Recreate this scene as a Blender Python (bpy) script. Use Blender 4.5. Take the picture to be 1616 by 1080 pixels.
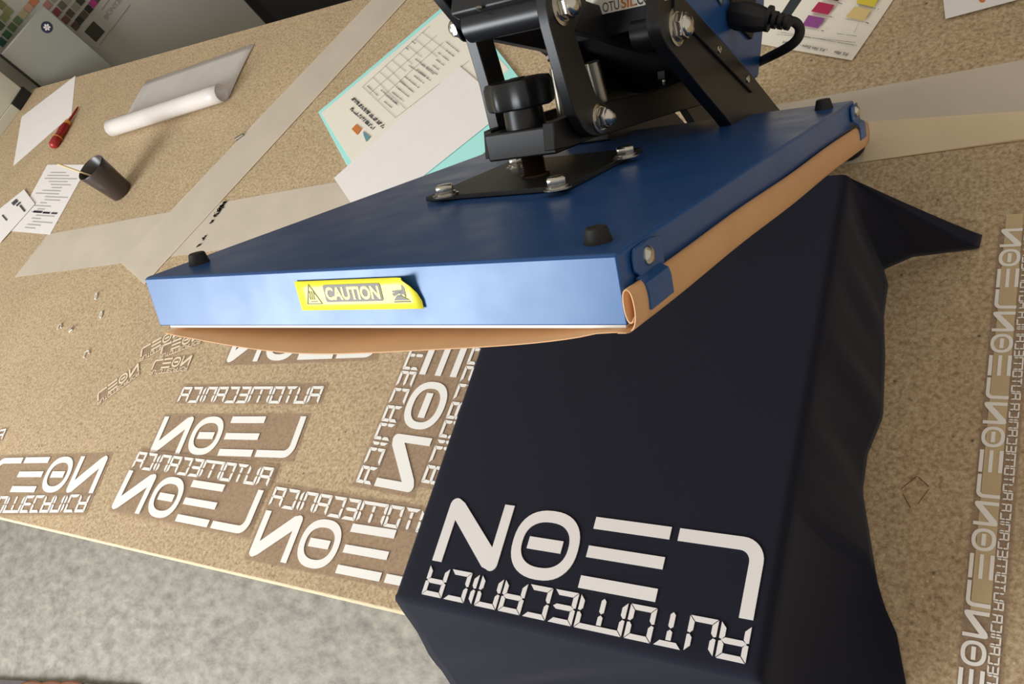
import bpy, bmesh, math, random
import numpy as np
from mathutils import Vector, Matrix, noise
from mathutils.geometry import tessellate_polygon
random.seed(4)
for o in list(bpy.data.objects): bpy.data.objects.remove(o)
sc = bpy.context.scene
C = sc.collection

# ------------------------------------------------------------------ camera
H = 0.885                       # camera height above the bench top
FPX = 1440.0
def nrm(v): return v/np.linalg.norm(v)
def cray(p): return np.array([p[0]-808.0, p[1]-540.0, FPX])
_X = -nrm(cray((-1290, 515))); _y = nrm(cray((1754, -2515)))
_Y = nrm(_y-_X*(_X@_y)); _Z = np.cross(_X, _Y)
if _Z[2] > 0: _Z = -_Z
RW = np.array([_X, _Y, _Z])     # camera -> world
C0 = np.array([0.0, 0.0, H])
cam_d = bpy.data.cameras.new('camera'); cam_d.sensor_width = 36; cam_d.lens = FPX/1616*36
cam_d.clip_start = 0.02; cam_d.clip_end = 50
cam = bpy.data.objects.new('camera', cam_d); C.objects.link(cam)
M3 = Matrix([[RW[i][0], -RW[i][1], -RW[i][2]] for i in range(3)])
cam.matrix_world = Matrix.Translation(Vector(C0)) @ M3.to_4x4()
sc.camera = cam

# ------------------------------------------------------------------ light
sc.view_settings.view_transform = 'Standard'; sc.view_settings.look = 'None'
sc.view_settings.gamma = 1; sc.view_settings.use_curve_mapping = False
sc.view_settings.exposure = 0.55
w = bpy.data.worlds.new('room_air'); sc.world = w; w.use_nodes = True
bg = w.node_tree.nodes['Background']; bg.inputs[0].default_value = (1.0, 0.925, 0.83, 1); bg.inputs[1].default_value = 0.40
def area(name, loc, target, sx, sy, power, col):
    l = bpy.data.lights.new(name, 'AREA'); l.shape = 'RECTANGLE'; l.size = sx; l.size_y = sy
    l.energy = power; l.color = col
    o = bpy.data.objects.new(name, l); C.objects.link(o); o.location = loc
    o.rotation_euler = (Vector(target)-Vector(loc)).to_track_quat('-Z', 'Y').to_euler()
    return o
area('window_light', (-2.45, -1.9, 1.30), (-1.0, 0.5, 0.2), 1.5, 1.5, 92, (0.90, 0.95, 1.0))

# ------------------------------------------------------------------ helpers
def plane_pt(p, P0, N):
    d = RW@cray(p); t = ((np.array(P0, float)-C0)@np.array(N, float))/(d@np.array(N, float)); return C0+t*d
def at(p, z=0.0): return plane_pt(p, (0, 0, z), (0, 0, 1))
def atx(p, x): return plane_pt(p, (x, 0, 0), (1, 0, 0))
def lin(c):
    return tuple(((v/255)/12.92 if v/255 <= .04045 else ((v/255+.055)/1.055)**2.4) for v in c)+(1,)
MATS = {}
def mat(name, col, rough=.5, metal=0, alpha=1, noise_amt=0, nscale=20, bump=0, bscale=200, coat=0, spec=.5, trans=0, sheen=0):
    m = bpy.data.materials.new(name); m.use_nodes = True; nt = m.node_tree; b = nt.nodes['Principled BSDF']
    b.inputs['Base Color'].default_value = lin(col); b.inputs['Roughness'].default_value = rough
    b.inputs['Metallic'].default_value = metal; b.inputs['Alpha'].default_value = alpha
    b.inputs['Coat Weight'].default_value = coat; b.inputs['Specular IOR Level'].default_value = spec
    if sheen: b.inputs['Sheen Weight'].default_value = sheen
    tc = nt.nodes.new('ShaderNodeTexCoord')
    n = nt.nodes.new('ShaderNodeTexNoise'); n.inputs['Scale'].default_value = nscale; n.inputs['Detail'].default_value = 5
    nt.links.new(tc.outputs['Object'], n.inputs['Vector'])
    r = nt.nodes.new('ShaderNodeValToRGB'); a = noise_amt
    c = lin(col)
    r.color_ramp.elements[0].position = .3; r.color_ramp.elements[1].position = .7
    r.color_ramp.elements[0].color = tuple(max(0, v*(1-a)) for v in c[:3])+(1,)
    r.color_ramp.elements[1].color = tuple(min(1, v*(1+a)) for v in c[:3])+(1,)
    nt.links.new(n.outputs['Fac'], r.inputs['Fac']); nt.links.new(r.outputs['Color'], b.inputs['Base Color'])
    if bump:
        n2 = nt.nodes.new('ShaderNodeTexNoise'); n2.inputs['Scale'].default_value = bscale; n2.inputs['Detail'].default_value = 3
        nt.links.new(tc.outputs['Object'], n2.inputs['Vector'])
        bp = nt.nodes.new('ShaderNodeBump'); bp.inputs['Strength'].default_value = bump; bp.inputs['Distance'].default_value = .001
        nt.links.new(n2.outputs['Fac'], bp.inputs['Height']); nt.links.new(bp.outputs['Normal'], b.inputs['Normal'])
    MATS[name] = m; return m

class MB:
    def __init__(s): s.v = []; s.f = []
    def add(s, vs, fs):
        o = len(s.v); s.v += [tuple(float(c) for c in v) for v in vs]; s.f += [tuple(i+o for i in f) for f in fs]; return s
    def prism(s, poly, vec):
        poly = [np.array(p, float) for p in poly]; n = len(poly); vec = np.array(vec, float)
        tri = tessellate_polygon([[Vector(p) for p in poly]])
        nn = sum((np.cross(poly[i], poly[(i+1) % n]) for i in range(n)), np.zeros(3))
        fs = []
        for t in tri:
            a, b, c = (poly[i] for i in t)
            t = tuple(t)
            if np.cross(b-a, c-a)@nn < 0: t = t[::-1]
            if nn@vec > 0: fs.append(t[::-1]); fs.append(tuple(i+n for i in t))
            else: fs.append(t); fs.append(tuple(i+n for i in t[::-1]))
        for i in range(n):
            j = (i+1) % n
            fs.append((i, j, j+n, i+n) if nn@vec > 0 else (j, i, i+n, j+n))
        return s.add(poly+[p+vec for p in poly], fs)
    def box(s, o, a, b, c):
        o, a, b, c = (np.array(t, float) for t in (o, a, b, c)); return s.prism([o, o+a, o+a+b, o+b], c)
    def abox(s, x0, x1, y0, y1, z0, z1): return s.box((x0, y0, z0), (x1-x0, 0, 0), (0, y1-y0, 0), (0, 0, z1-z0))
    def lathe(s, o, ax, prof, seg=24, lobes=0, amp=0, ph=0):
        o = np.array(o, float); ax = nrm(np.array(ax, float)); u = np.cross(ax, (0, 0, 1.0))
        if np.linalg.norm(u) < .1: u = np.cross(ax, (1.0, 0, 0))
        u = nrm(u); v = np.cross(ax, u); vs = []; fs = []
        for (r, h) in prof:
            for k in range(seg):
                a = 2*math.pi*k/seg+ph; rr = r*(1+amp*math.cos(lobes*a)) if lobes else r
                vs.append(o+ax*h+u*rr*math.cos(a)+v*rr*math.sin(a))
        m = len(prof)
        for i in range(m-1):
            for k in range(seg):
                k2 = (k+1) % seg; fs.append((i*seg+k, i*seg+k2, (i+1)*seg+k2, (i+1)*seg+k))
        fs.append(tuple(range(seg))[::-1]); fs.append(tuple((m-1)*seg+k for k in range(seg)))
        return s.add(vs, fs)
    def cyl(s, a, b, r, seg=20, ph=0):
        a = np.array(a, float); b = np.array(b, float); return s.lathe(a, b-a, [(r, 0), (r, np.linalg.norm(b-a))], seg, ph=ph)
    def tube(s, path, r, seg=12, close=True):
        P = [np.array(p, float) for p in path]; vs = []; fs = []; u = None
        for i, p in enumerate(P):
            t = nrm(P[min(i+1, len(P)-1)]-P[max(i-1, 0)])
            if u is None: u = nrm(np.cross(t, (0.1, 0.2, 1.0)))
            u = nrm(u-t*(u@t)); v = np.cross(t, u); rr = r[i] if hasattr(r, '__len__') else r
            vs += [p+u*rr*math.cos(2*math.pi*k/seg)+v*rr*math.sin(2*math.pi*k/seg) for k in range(seg)]
        for i in range(len(P)-1):
            for k in range(seg):
                k2 = (k+1) % seg; fs.append((i*seg+k, i*seg+k2, (i+1)*seg+k2, (i+1)*seg+k))
        if close: fs.append(tuple(range(seg))[::-1]); fs.append(tuple((len(P)-1)*seg+k for k in range(seg)))
        return s.add(vs, fs)
    def grid(s, G):
        n, m = len(G), len(G[0]); vs = [p for row in G for p in row]
        return s.add(vs, [(i*m+j, i*m+j+1, (i+1)*m+j+1, (i+1)*m+j) for i in range(n-1) for j in range(m-1)])
    def build(s, name, m, parent=None, bevel=0, smooth=False, solid=0, subsurf=0, angle=35, label=None, seg=2, origin=None, recalc=True):
        V = np.array(s.v); c = (V.min(0)+V.max(0))/2
        if origin is not None: c = np.array(origin, float)
        me = bpy.data.meshes.new(name); me.from_pydata([tuple(v-c) for v in V], [], s.f); me.update()
        if recalc:
            b = bmesh.new(); b.from_mesh(me); bmesh.ops.recalc_face_normals(b, faces=b.faces); b.to_mesh(me); b.free()
        me.materials.append(MATS[m] if isinstance(m, str) else m)
        o = bpy.data.objects.new(name, me); C.objects.link(o)
        wl = Vector(c)
        if parent is not None:
            o.parent = parent; o.location = wl-Vector(parent['_w'])
        else: o.location = wl
        o['_w'] = tuple(wl)
        if subsurf:
            md = o.modifiers.new('sub', 'SUBSURF'); md.levels = subsurf; md.render_levels = subsurf
        if solid:
            md = o.modifiers.new('sol', 'SOLIDIFY'); md.thickness = abs(solid); md.offset = -1 if solid > 0 else 1
        if bevel:
            md = o.modifiers.new('bev', 'BEVEL'); md.width = bevel; md.segments = seg; md.limit_method = 'ANGLE'; md.angle_limit = math.radians(40)
        if smooth or bevel:
            for p in me.polygons: p.use_smooth = True
            me.set_sharp_from_angle(angle=math.radians(angle if not bevel else 50))
        if label: o['label'] = label
        return o
def empty(name, loc, label, cat, group=None):
    o = bpy.data.objects.new(name, None); C.objects.link(o); o.location = loc; o['_w'] = tuple(loc)
    o.empty_display_size = .05
    return tag(o, label, cat, group)
def tag(o, label, cat, group=None):
    o['label'] = label; o['category'] = cat
    if group: o['group'] = group
    return o
def struct(o): o['kind'] = 'structure'; return o
def text_polys(txt, size=1.0, offset=0.0, shear=0.0, align='LEFT'):
    cu = bpy.data.curves.new('t', 'FONT'); cu.body = txt; cu.size = size; cu.offset = offset; cu.shear = shear; cu.align_x = align
    ob = bpy.data.objects.new('t', cu); C.objects.link(ob)
    dg = bpy.context.evaluated_depsgraph_get(); me = ob.evaluated_get(dg).to_mesh()
    V = [tuple(v.co) for v in me.vertices]; F = [tuple(p.vertices) for p in me.polygons]
    ob.evaluated_get(dg).to_mesh_clear(); bpy.data.objects.remove(ob); bpy.data.curves.remove(cu)
    return V, F
def add_text(mb, txt, o, ex, ey, size, w=None, offset=0, shear=0, align='LEFT'):
    V, F = text_polys(txt, 1.0, offset, shear, align); xs = [v[0] for v in V]
    k = (w/(max(xs)-min(xs)) if w else size); o = np.array(o, float)
    mb.add([o+np.array(ex)*((v[0]-min(xs)*(1 if w else 0))*k)+np.array(ey)*v[1]*size for v in V], F)

# ------------------------------------------------------------------ materials
def board_mat():
    m = bpy.data.materials.new('particle_board'); m.use_nodes = True; nt = m.node_tree; b = nt.nodes['Principled BSDF']; N = nt.nodes; L = nt.links
    tc = N.new('ShaderNodeTexCoord')
    def noi(s, d, rough=.5):
        n = N.new('ShaderNodeTexNoise'); n.inputs['Scale'].default_value = s; n.inputs['Detail'].default_value = d; n.inputs['Roughness'].default_value = rough
        L.new(tc.outputs['Object'], n.inputs['Vector']); return n
    def ramp(src, els):
        r = N.new('ShaderNodeValToRGB'); e = r.color_ramp.elements
        e[0].position, e[0].color = els[0][0], els[0][1]; e[1].position, e[1].color = els[1][0], els[1][1]
        for p, c in els[2:]:
            q = e.new(p); q.color = c
        L.new(src, r.inputs['Fac']); return r
    r1 = ramp(noi(200, 8, .8).outputs['Fac'], [(.36, lin((146, 122, 92))), (.66, lin((218, 200, 168))), (.5, lin((190, 167, 132)))])
    r2 = ramp(noi(5, 3).outputs['Fac'], [(.3, (.90, .88, .87, 1)), (.7, (1.03, 1.0, .97, 1))])
    mx = N.new('ShaderNodeMixRGB'); mx.blend_type = 'MULTIPLY'; mx.inputs[0].default_value = 1
    L.new(r1.outputs['Color'], mx.inputs[1]); L.new(r2.outputs['Color'], mx.inputs[2])
    vo = N.new('ShaderNodeTexVoronoi'); vo.inputs['Scale'].default_value = 62; L.new(tc.outputs['Object'], vo.inputs['Vector'])
    fl = ramp(vo.outputs['Distance'], [(.0, (1, 1, 1, 1)), (.16, (0, 0, 0, 1))])
    mk = N.new('ShaderNodeTexNoise'); mk.inputs['Scale'].default_value = 23; L.new(tc.outputs['Object'], mk.inputs['Vector'])
    mr = ramp(mk.outputs['Fac'], [(.50, (0, 0, 0, 1)), (.58, (1, 1, 1, 1))])
    mm = N.new('ShaderNodeMath'); mm.operation = 'MULTIPLY'; L.new(fl.outputs['Color'], mm.inputs[0]); L.new(mr.outputs['Color'], mm.inputs[1])
    m3 = N.new('ShaderNodeMixRGB'); L.new(mm.outputs[0], m3.inputs[0]); L.new(mx.outputs['Color'], m3.inputs[1]); m3.inputs[2].default_value = lin((60, 40, 25))
    v2 = N.new('ShaderNodeTexVoronoi'); v2.inputs['Scale'].default_value = 115; L.new(tc.outputs['Object'], v2.inputs['Vector'])
    f2 = ramp(v2.outputs['Distance'], [(.0, (.95, .95, .95, 1)), (.20, (0, 0, 0, 1))])
    m4 = N.new('ShaderNodeMixRGB'); L.new(f2.outputs['Color'], m4.inputs[0]); L.new(m3.outputs['Color'], m4.inputs[1]); m4.inputs[2].default_value = lin((222, 198, 158))
    L.new(m4.outputs['Color'], b.inputs['Base Color']); b.inputs['Roughness'].default_value = .55
    b.inputs['Specular IOR Level'].default_value = .3
    bp = N.new('ShaderNodeBump'); bp.inputs['Strength'].default_value = .15; bp.inputs['Distance'].default_value = .001
    L.new(noi(300, 3).outputs['Fac'], bp.inputs['Height']); L.new(bp.outputs['Normal'], b.inputs['Normal'])
    MATS['board'] = m
board_mat()
def floor_mat():
    m = bpy.data.materials.new('linoleum'); m.use_nodes = True; nt = m.node_tree; b = nt.nodes['Principled BSDF']; N = nt.nodes; L = nt.links
    tc = N.new('ShaderNodeTexCoord'); mp = N.new('ShaderNodeMapping'); L.new(tc.outputs['Object'], mp.inputs['Vector'])
    mp.inputs['Rotation'].default_value = (0, 0, .5); mp.inputs['Scale'].default_value = (1, 1.6, 1)
    n = N.new('ShaderNodeTexNoise'); n.inputs['Scale'].default_value = 26; n.inputs['Detail'].default_value = 8; n.inputs['Roughness'].default_value = .68; L.new(mp.outputs['Vector'], n.inputs['Vector'])
    n.inputs['Distortion'].default_value = .15
    r = N.new('ShaderNodeValToRGB'); e = r.color_ramp.elements; e[0].position = .30; e[0].color = lin((136, 133, 127)); e[1].position = .68; e[1].color = lin((190, 185, 172))
    q = e.new(.5); q.color = lin((168, 163, 151))
    L.new(n.outputs['Fac'], r.inputs['Fac']); L.new(r.outputs['Color'], b.inputs['Base Color']); b.inputs['Roughness'].default_value = .45
    MATS['floor'] = m
floor_mat()
mat('board_edge', (228, 208, 172), .7, noise_amt=.15, nscale=80)
mat('blue', (38, 80, 136), .33, noise_amt=.05, nscale=14, spec=.6, bump=.0, bscale=700)
MATS['blue'].node_tree.nodes['Principled BSDF'].inputs['Specular Tint'].default_value = (.72, .86, 1, 1)
mat('black', (27, 26, 26), .42, noise_amt=.12, nscale=30, bump=.05, bscale=500)
mat('black_soft', (24, 23, 22), .6, noise_amt=.1)
mat('plastic_black', (30, 30, 31), .35, noise_amt=.1)
mat('rubber', (25, 22, 20), .65, noise_amt=.1)
mat('steel', (205, 200, 188), .22, metal=1, noise_amt=.12, nscale=60)
mat('steel_dull', (150, 145, 132), .35, metal=1, noise_amt=.15, nscale=60)
mat('dark_steel', (70, 52, 44), .4, metal=.8, noise_amt=.2)
mat('insul', (240, 236, 226), .8, noise_amt=.02)
mat('teflon', (214, 164, 114), .42, noise_amt=.05, nscale=30, bump=.08, bscale=900)
mat('label_yellow', (252, 244, 58), .35, noise_amt=.02)
mat('label_grey', (112, 104, 96), .5, noise_amt=.04)
mat('navy', (21, 22, 36), .85, noise_amt=.06, nscale=8, bump=.12, bscale=1200, sheen=.08, spec=.2)
mat('print_white', (226, 223, 220), .5, noise_amt=.015)
mat('vinyl', (246, 242, 233), .45, noise_amt=.01)
mat('vinyl_small', (236, 216, 186), .45, noise_amt=.02)
mat('paper', (240, 233, 227), .7, noise_amt=.015)
mat('paper_warm', (240, 232, 214), .7, noise_amt=.02)
mat('ink', (70, 68, 70), .7, noise_amt=.1)
mat('ink_light', (140, 135, 130), .7, noise_amt=.1)
mat('ink_faint', (178, 173, 168), .7, noise_amt=.05)
mat('turquoise', (176, 240, 231), .5, noise_amt=.02)
mat('orange_ink', (206, 122, 56), .6, noise_amt=.2, nscale=300)
mat('teal_ink', (105, 150, 155), .6, noise_amt=.1)
mat('cup', (62, 52, 48), .32, noise_amt=.05)
mat('wood_stick', (214, 190, 136), .6, noise_amt=.08, nscale=60)
mat('red', (150, 28, 30), .3, noise_amt=.06)
mat('yellow_ring', (214, 142, 66), .4, noise_amt=.04)
mat('panel_grey', (150, 148, 136), .45, noise_amt=.04, nscale=3)
mat('poster_white', (172, 168, 156), .35, noise_amt=.04, nscale=3)
mat('white_case', (205, 200, 180), .5, noise_amt=.03)
mat('wall', (168, 160, 140), .8, noise_amt=.04, nscale=4)
mat('dark_cabinet', (26, 26, 27), .6, noise_amt=.1)
mat('emblem_blue', (42, 46, 72), .5, noise_amt=.05)
mat('mat_grey', (96, 88, 86), .8, noise_amt=.05)
mat('copper', (120, 74, 50), .45, noise_amt=.1)
mat('strap', (52, 62, 68), .6, noise_amt=.1)
mat('smudge', (52, 48, 40), .8, noise_amt=.2, nscale=200)
def film(name, col, alpha, rough=.35):
    m = mat(name, col, rough, alpha=alpha, noise_amt=.05, nscale=12); return m
film('carrier', (184, 156, 130), .27)
film('carrier_yellow', (240, 216, 170), .5)
film('film', (230, 217, 197), .64, .28)
film('film_highlight', (244, 228, 200), .75, .4)  # paler film colour, carries the painted highlight of the strip edge
film('film_bright', (252, 230, 192), .60, .3)
film('sheet_film', (236, 228, 220), .68, .3)

nt = MATS['blue'].node_tree; n_ = nt.nodes.new('ShaderNodeTexNoise'); n_.inputs['Scale'].default_value = 26; n_.inputs['Detail'].default_value = 3
t_ = nt.nodes.new('ShaderNodeTexCoord'); nt.links.new(t_.outputs['Object'], n_.inputs['Vector'])
mr_ = nt.nodes.new('ShaderNodeMapRange'); mr_.inputs['From Min'].default_value = .3; mr_.inputs['From Max'].default_value = .7; mr_.inputs['To Min'].default_value = .29; mr_.inputs['To Max'].default_value = .37
nt.links.new(n_.outputs['Fac'], mr_.inputs['Value']); nt.links.new(mr_.outputs['Result'], nt.nodes['Principled BSDF'].inputs['Roughness'])
# ------------------------------------------------------------------ setting
FZ = -0.82
struct(MB().abox(-7, 4, -4, 5, FZ-.1, FZ).build('floor', 'floor'))
YF, YB = .1195, 1.3275
hdir = nrm(np.array([.36, .93, 0])); hn = np.array([hdir[1], -hdir[0], 0])     # side wall runs away to the back left
pC = plane_pt((72, 138), (0, YB+.03, 0), (0, 1, 0))
def onw(p, off=0.0): return plane_pt(p, pC+hn*off, hn)
wp = pC-hn*.60
a = wp-hdir*2.6; b = wp+hdir*1.45
struct(MB().box((a[0], a[1], FZ), b-a-np.array([0, 0, (b-a)[2]]), -hn*.1, (0, 0, 3.0)).build('wall_left', 'wall'))
struct(MB().box((b[0]-.05, b[1], FZ), (6, 0, 0), (0, .1, 0), (0, 0, 3.0)).build('wall_back', 'wall'))

# bench
XR, XL = 1.1, -3.25
bench = empty('workbench', (-1.0, .7, FZ), 'long bare particle board workbench everything lies on', 'table')
j0, j1 = at((75, 229)), at((0, 303))
jd = nrm(j1-j0); ja = j0-jd*((j0[1]-YB)/jd[1]); jb = j0+jd*((YF-j0[1])/jd[1])
o = MB().prism([(ja[0], YB, -.022), (jb[0], YF, -.022), (XR, YF, -.022), (XR, YB, -.022)], (0, 0, .022)).build('board', 'board', bench)
def wx_(y): return float((pC+hn*.006+hdir*((y-pC[1]-hn[1]*.006)/hdir[1]))[0])
MB().prism([(ja[0]-.004, YB, -.022), (wx_(YB), YB, -.022), (wx_(YF), YF, -.022), (jb[0]-.004, YF, -.022)], (0, 0, .022)).build('board', 'board', bench)
MB().abox(jb[0]+.001, XR, YF-.0012, YF+.0002, -.0215, -.0002).build('edge_strip', 'board_edge', bench, label='pale raw sawn front edge')
for lx in (XL+.75, -1.4, XR-.1):
    for ly in (YF+.25, YB-.08): MB().abox(lx-.03, lx+.03, ly-.03, ly+.03, FZ, -.022).build('leg', 'board_edge', bench)
for ly in (YF+.25, YB-.08): MB().abox(XL+.75, XR-.05, ly-.015, ly+.015, -.1, -.022).build('rail', 'board_edge', bench)

# marks scribbled on the board
mk = MB()
for pth in ([(1422, 772), (1447, 752)], [(1449, 753), (1466, 768)], [(1466, 772), (1449, 795)], [(1425, 780), (1437, 802)]):
    P = [at(p, .0004) for p in pth]; mk.tube(P, .0004, 6)
mk.build('pencil_mark', 'copper', bench, label='small dark diamond drawn on the board')

# ------------------------------------------------------------------ lettering of the logo
def arc(cx, cy, r, a0, a1, n=8): return [(cx+r*math.cos(math.radians(a0+(a1-a0)*i/n)), cy+r*math.sin(math.radians(a0+(a1-a0)*i/n))) for i in range(n+1)]
def leon():
    P = []
    P.append([(0, 68), *arc(20, 20, 20, 180, 270), (79, 0), (79, 11.5), *arc(22, 21.5, 10, 270, 180)[0:], (12, 68)])
    for y0, y1 in ((0, 11.5), (28, 39), (56.5, 68)): P.append([(87, y0), (164, y0), (164, y1), (87, y1)])
    n = 40; out = []; inn = []
    def se(a, rx, ry):
        c, s = math.cos(a), math.sin(a); e = 2/2.35
        return (210.5+rx*math.copysign(abs(c)**e, c), 34+ry*math.copysign(abs(s)**e, s))
    for k in range(n):
        a0, a1 = 2*math.pi*k/n, 2*math.pi*(k+1)/n
        P.append([se(a0, 36.5, 34), se(a1, 36.5, 34), se(a1, 26, 22.5), se(a0, 26, 22.5)])
    P.append([(191.5, 28), (229.5, 28), (229.5, 40), (191.5, 40)])
    # N : left leg, diagonal, right leg with rounded joints
    P.append([(257, 0), (268.5, 0), (268.5, 45), (318, 4), *arc(328, 7.5, 7.5, 240, 360), (335.5, 68), (323.5, 68), (323.5, 23), (274, 65.5), *arc(264.5, 60.5, 7.5, 60, 180)])
    return P
def seg7():
    h, t, w, gp = 30.0, 4.6, 25.0, .55
    def hor(y, x0=0, x1=w, k='m'):
        if k == 'b': return [(x0+gp, y), (x1-gp, y), (x1-t-gp, y+t), (x0+t+gp, y+t)]
        if k == 't': return [(x0+t+gp, y-t), (x1-t-gp, y-t), (x1-gp, y), (x0+gp, y)]
        return [(x0+gp+1.2, y), (x0+t+gp, y-t/2), (x1-t-gp, y-t/2), (x1-gp-1.2, y), (x1-t-gp, y+t/2), (x0+t+gp, y+t/2)]
    def ver(x, top, side, freeend=False):
        # side 0: left edge at x, side 1: right edge at x
        s = 1 if side == 0 else -1
        if top: y0, y1, = h/2+gp, h-gp
        else: y0, y1 = gp, h/2-gp
        if top: q = [(x, y0+.6), (x+s*t*.5, y0), (x+s*t, y0+t*.55), (x+s*t, y1-t), (x, y1)]
        else: q = [(x, y1-.6), (x+s*t*.5, y1), (x+s*t, y1-t*.55), (x+s*t, y0+t), (x, y0)]
        return q
    def mid(x, top):
        if top: return [(x-t/2, h/2+t*.5), (x, h/2+gp), (x+t/2, h/2+t*.5), (x+t/2, h-t*1.1), (x, h-t-gp), (x-t/2, h-t*1.1)] if False else [(x-t/2, h/2+t*.5), (x, h/2+gp), (x+t/2, h/2+t*.5), (x+t/2, h-t-1), (x-t/2, h-t-1)]
        return [(x-t/2, t*.6), (x, gp), (x+t/2, t*.6), (x+t/2, h/2-t*.5), (x, h/2-gp), (x-t/2, h/2-t*.5)]
    G = dict(a=hor(h, k='t'), d=hor(0, k='b'), g=hor(h/2), f=ver(0, 1, 0), e=ver(0, 0, 0), b=ver(w, 1, 1), c=ver(w, 0, 1))
    wM = 47.0
    L = {'A': 'abcefg', 'U': 'bcdef', 'O': 'abcdef', 'E': 'adefg', 'C': 'adef', 'N': 'abcef'}
    polys = []; x = 0.0
    for ch in 'AUTOMECANICA':
        if ch in L: ps = [G[k] for k in L[ch]]; ww = w
        elif ch == 'T': ps = [hor(h, k='t'), mid(w/2, 1), mid(w/2, 0)]; ww = w
        elif ch == 'I': ps = [ver(1, 1, 0), ver(1, 0, 0)]; ww = 7.5
        elif ch == 'M': ps = [hor(h, 0, wM, 't'), ver(0, 1, 0), ver(0, 0, 0), ver(wM, 1, 1), ver(wM, 0, 1), mid(wM/2, 1), mid(wM/2, 0)]; ww = wM
        polys += [[(px+x, py+73) for px, py in p] for p in ps]; x += ww+2.55
    s = 335/(x-2.55)
    return [[(px*s, py) for px, py in p] for p in polys]
LEON, AUTO = leon(), seg7()
def fit(loc, pix, z, refl=True):
    A = []; B = []
    for (x, y), p in zip(loc, pix):
        u, v = at(p, z)[:2]
        A += [[x, y, 1, 0], [-y, x, 0, 1]] if refl else [[x, -y, 1, 0], [y, x, 0, 1]]; B += [u, v]
    s = np.linalg.lstsq(np.array(A, float), np.array(B, float), rcond=None)[0]
    if refl: return lambda x, y, zz=z: np.array([s[0]*x+s[1]*y+s[2], -s[0]*y+s[1]*x+s[3], zz])
    return lambda x, y, zz=z: np.array([s[0]*x-s[1]*y+s[2], s[0]*y+s[1]*x+s[3], zz])
def letters(mb, polys, T, z, th=.0004, clip=None):
    for p in polys:
        if clip and not clip(sum(q[0] for q in p)/len(p)): continue
        mb.prism([T(x, y, z) for x, y in p], (0, 0, th))
def rect(mb, T, x0, y0, x1, y1, z, th=.0002):
    mb.prism([T(x0, y0, z), T(x1, y0, z), T(x1, y1, z), T(x0, y1, z)], (0, 0, th))

stickers = []
zs = [0.0008]
def sticker(label, Ll=None, Lp=None, Tl=None, Tp=None, group='cut vinyl logo transfers on the bench', textT=None, z=.0008, lm='vinyl', clipL=None, clipT=None, film_rect=True):
    T1 = fit(Ll, Lp, z) if Ll else None
    T2 = fit(Tl, Tp, z) if Tl else (textT or T1)
    TT = T1 or T2
    cx = TT(170, 40) if T1 else T2(170, 88)
    e = empty('vinyl_transfer', (cx[0], cx[1], 0), label, 'sticker', group)
    f = MB()
    if T1: rect(f, T1, -6 if not clipL else 80, -6, 342, 73 if Tl or True else 108, z)
    if T2: rect(f, T2, (-6 if not clipT else clipT), 71, 342, 108, z+.0003)
    f.build('carrier_film', 'carrier', e, label='clear tacky carrier film')
    lt = MB()
    if T1: letters(lt, LEON, T1, z+.0006, clip=clipL)
    if T2: letters(lt, AUTO, T2, z+.0006)
    lt.build('lettering', lm, e)
    return T1, T2
Lc = [(335, 68), (257, 0), (0, 68), (79, 0)]
sticker('mirrored white logo transfer in the middle, its small word set apart above it', Lc, [(261, 659), (283.3, 716.7), (484.7, 658.5), (402.4, 720.9)],
        [(335, 73), (0, 103), (0, 73)], [(279.4, 635.9), (510.7, 611.7), (503.7, 636.4)])
sticker('mirrored white logo transfer just below the middle one, its word close above it', Lc, [(204.8, 743.7), (219.6, 811), (417.7, 775.2), (332.1, 833.6)],
        [(335, 73), (335, 103), (0, 103), (0, 73)], [(208.7, 738.2), (219, 714.3), (432, 741.7), (423.7, 766.9)], z=.0024)
sticker('mirrored white logo transfer at the bench edge, running under the left side of the shirt', [(335, 68), (257, 0), (164, 0), (87, 0), (87, 68)],
        [(421.6, 807), (450.7, 888.9), (529.4, 904.5), (599, 918.3), (627.7, 837.7)], [(335, 73), (335, 103), (55.4, 103)], [(424.7, 796.9), (435, 770.2), (665.9, 805.2)])
sticker('mirrored white logo transfer half hidden below the front of the raised press', [(257, 0), (79, 0), (164, 0), (0, 20)],
        [(406.8, 569.9), (530.7, 568), (468.6, 568.9), (597, 544.7)])
sticker('white logo transfer cut by the left picture edge, near the front of the bench', [(335, 68), (257, 0), (87, 0), (79, 0), (87, 68)],
        [(147.3, 777.5), (129.4, 721.4), (43, 723), (37.7, 723.4), (14.8, 776.4)], [(335, 73), (335, 103), (83, 73)], [(142.9, 783), (134.6, 806.6), (1.3, 783.7)])
T1, _ = sticker('large logo transfer turned sideways, beside the left edge of the shirt', [(335, 68), (257, 0), (164, 68), (164, 0), (335, 103)],
        [(590, 765.6), (680.2, 692), (663.5, 591.5), (721.7, 594.6), (562.7, 764.3)])
off = at((665.9, 765))-at((562.7, 764.3))
T8 = lambda x, y, z: T1(x, y, z)+np.array([off[0], off[1], 0])
e = empty('vinyl_transfer', tuple(T8(170, 88, 0)), 'sideways strip of small segment letters tucked under the left edge of the shirt', 'sticker', 'cut vinyl logo transfers on the bench')
f = MB(); rect(f, T8, -6, 71, 342, 108, .0008); f.build('carrier_film', 'carrier', e, label='clear tacky carrier film')
lt = MB(); letters(lt, AUTO, T8, .0014); lt.build('lettering', 'vinyl', e)
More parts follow.
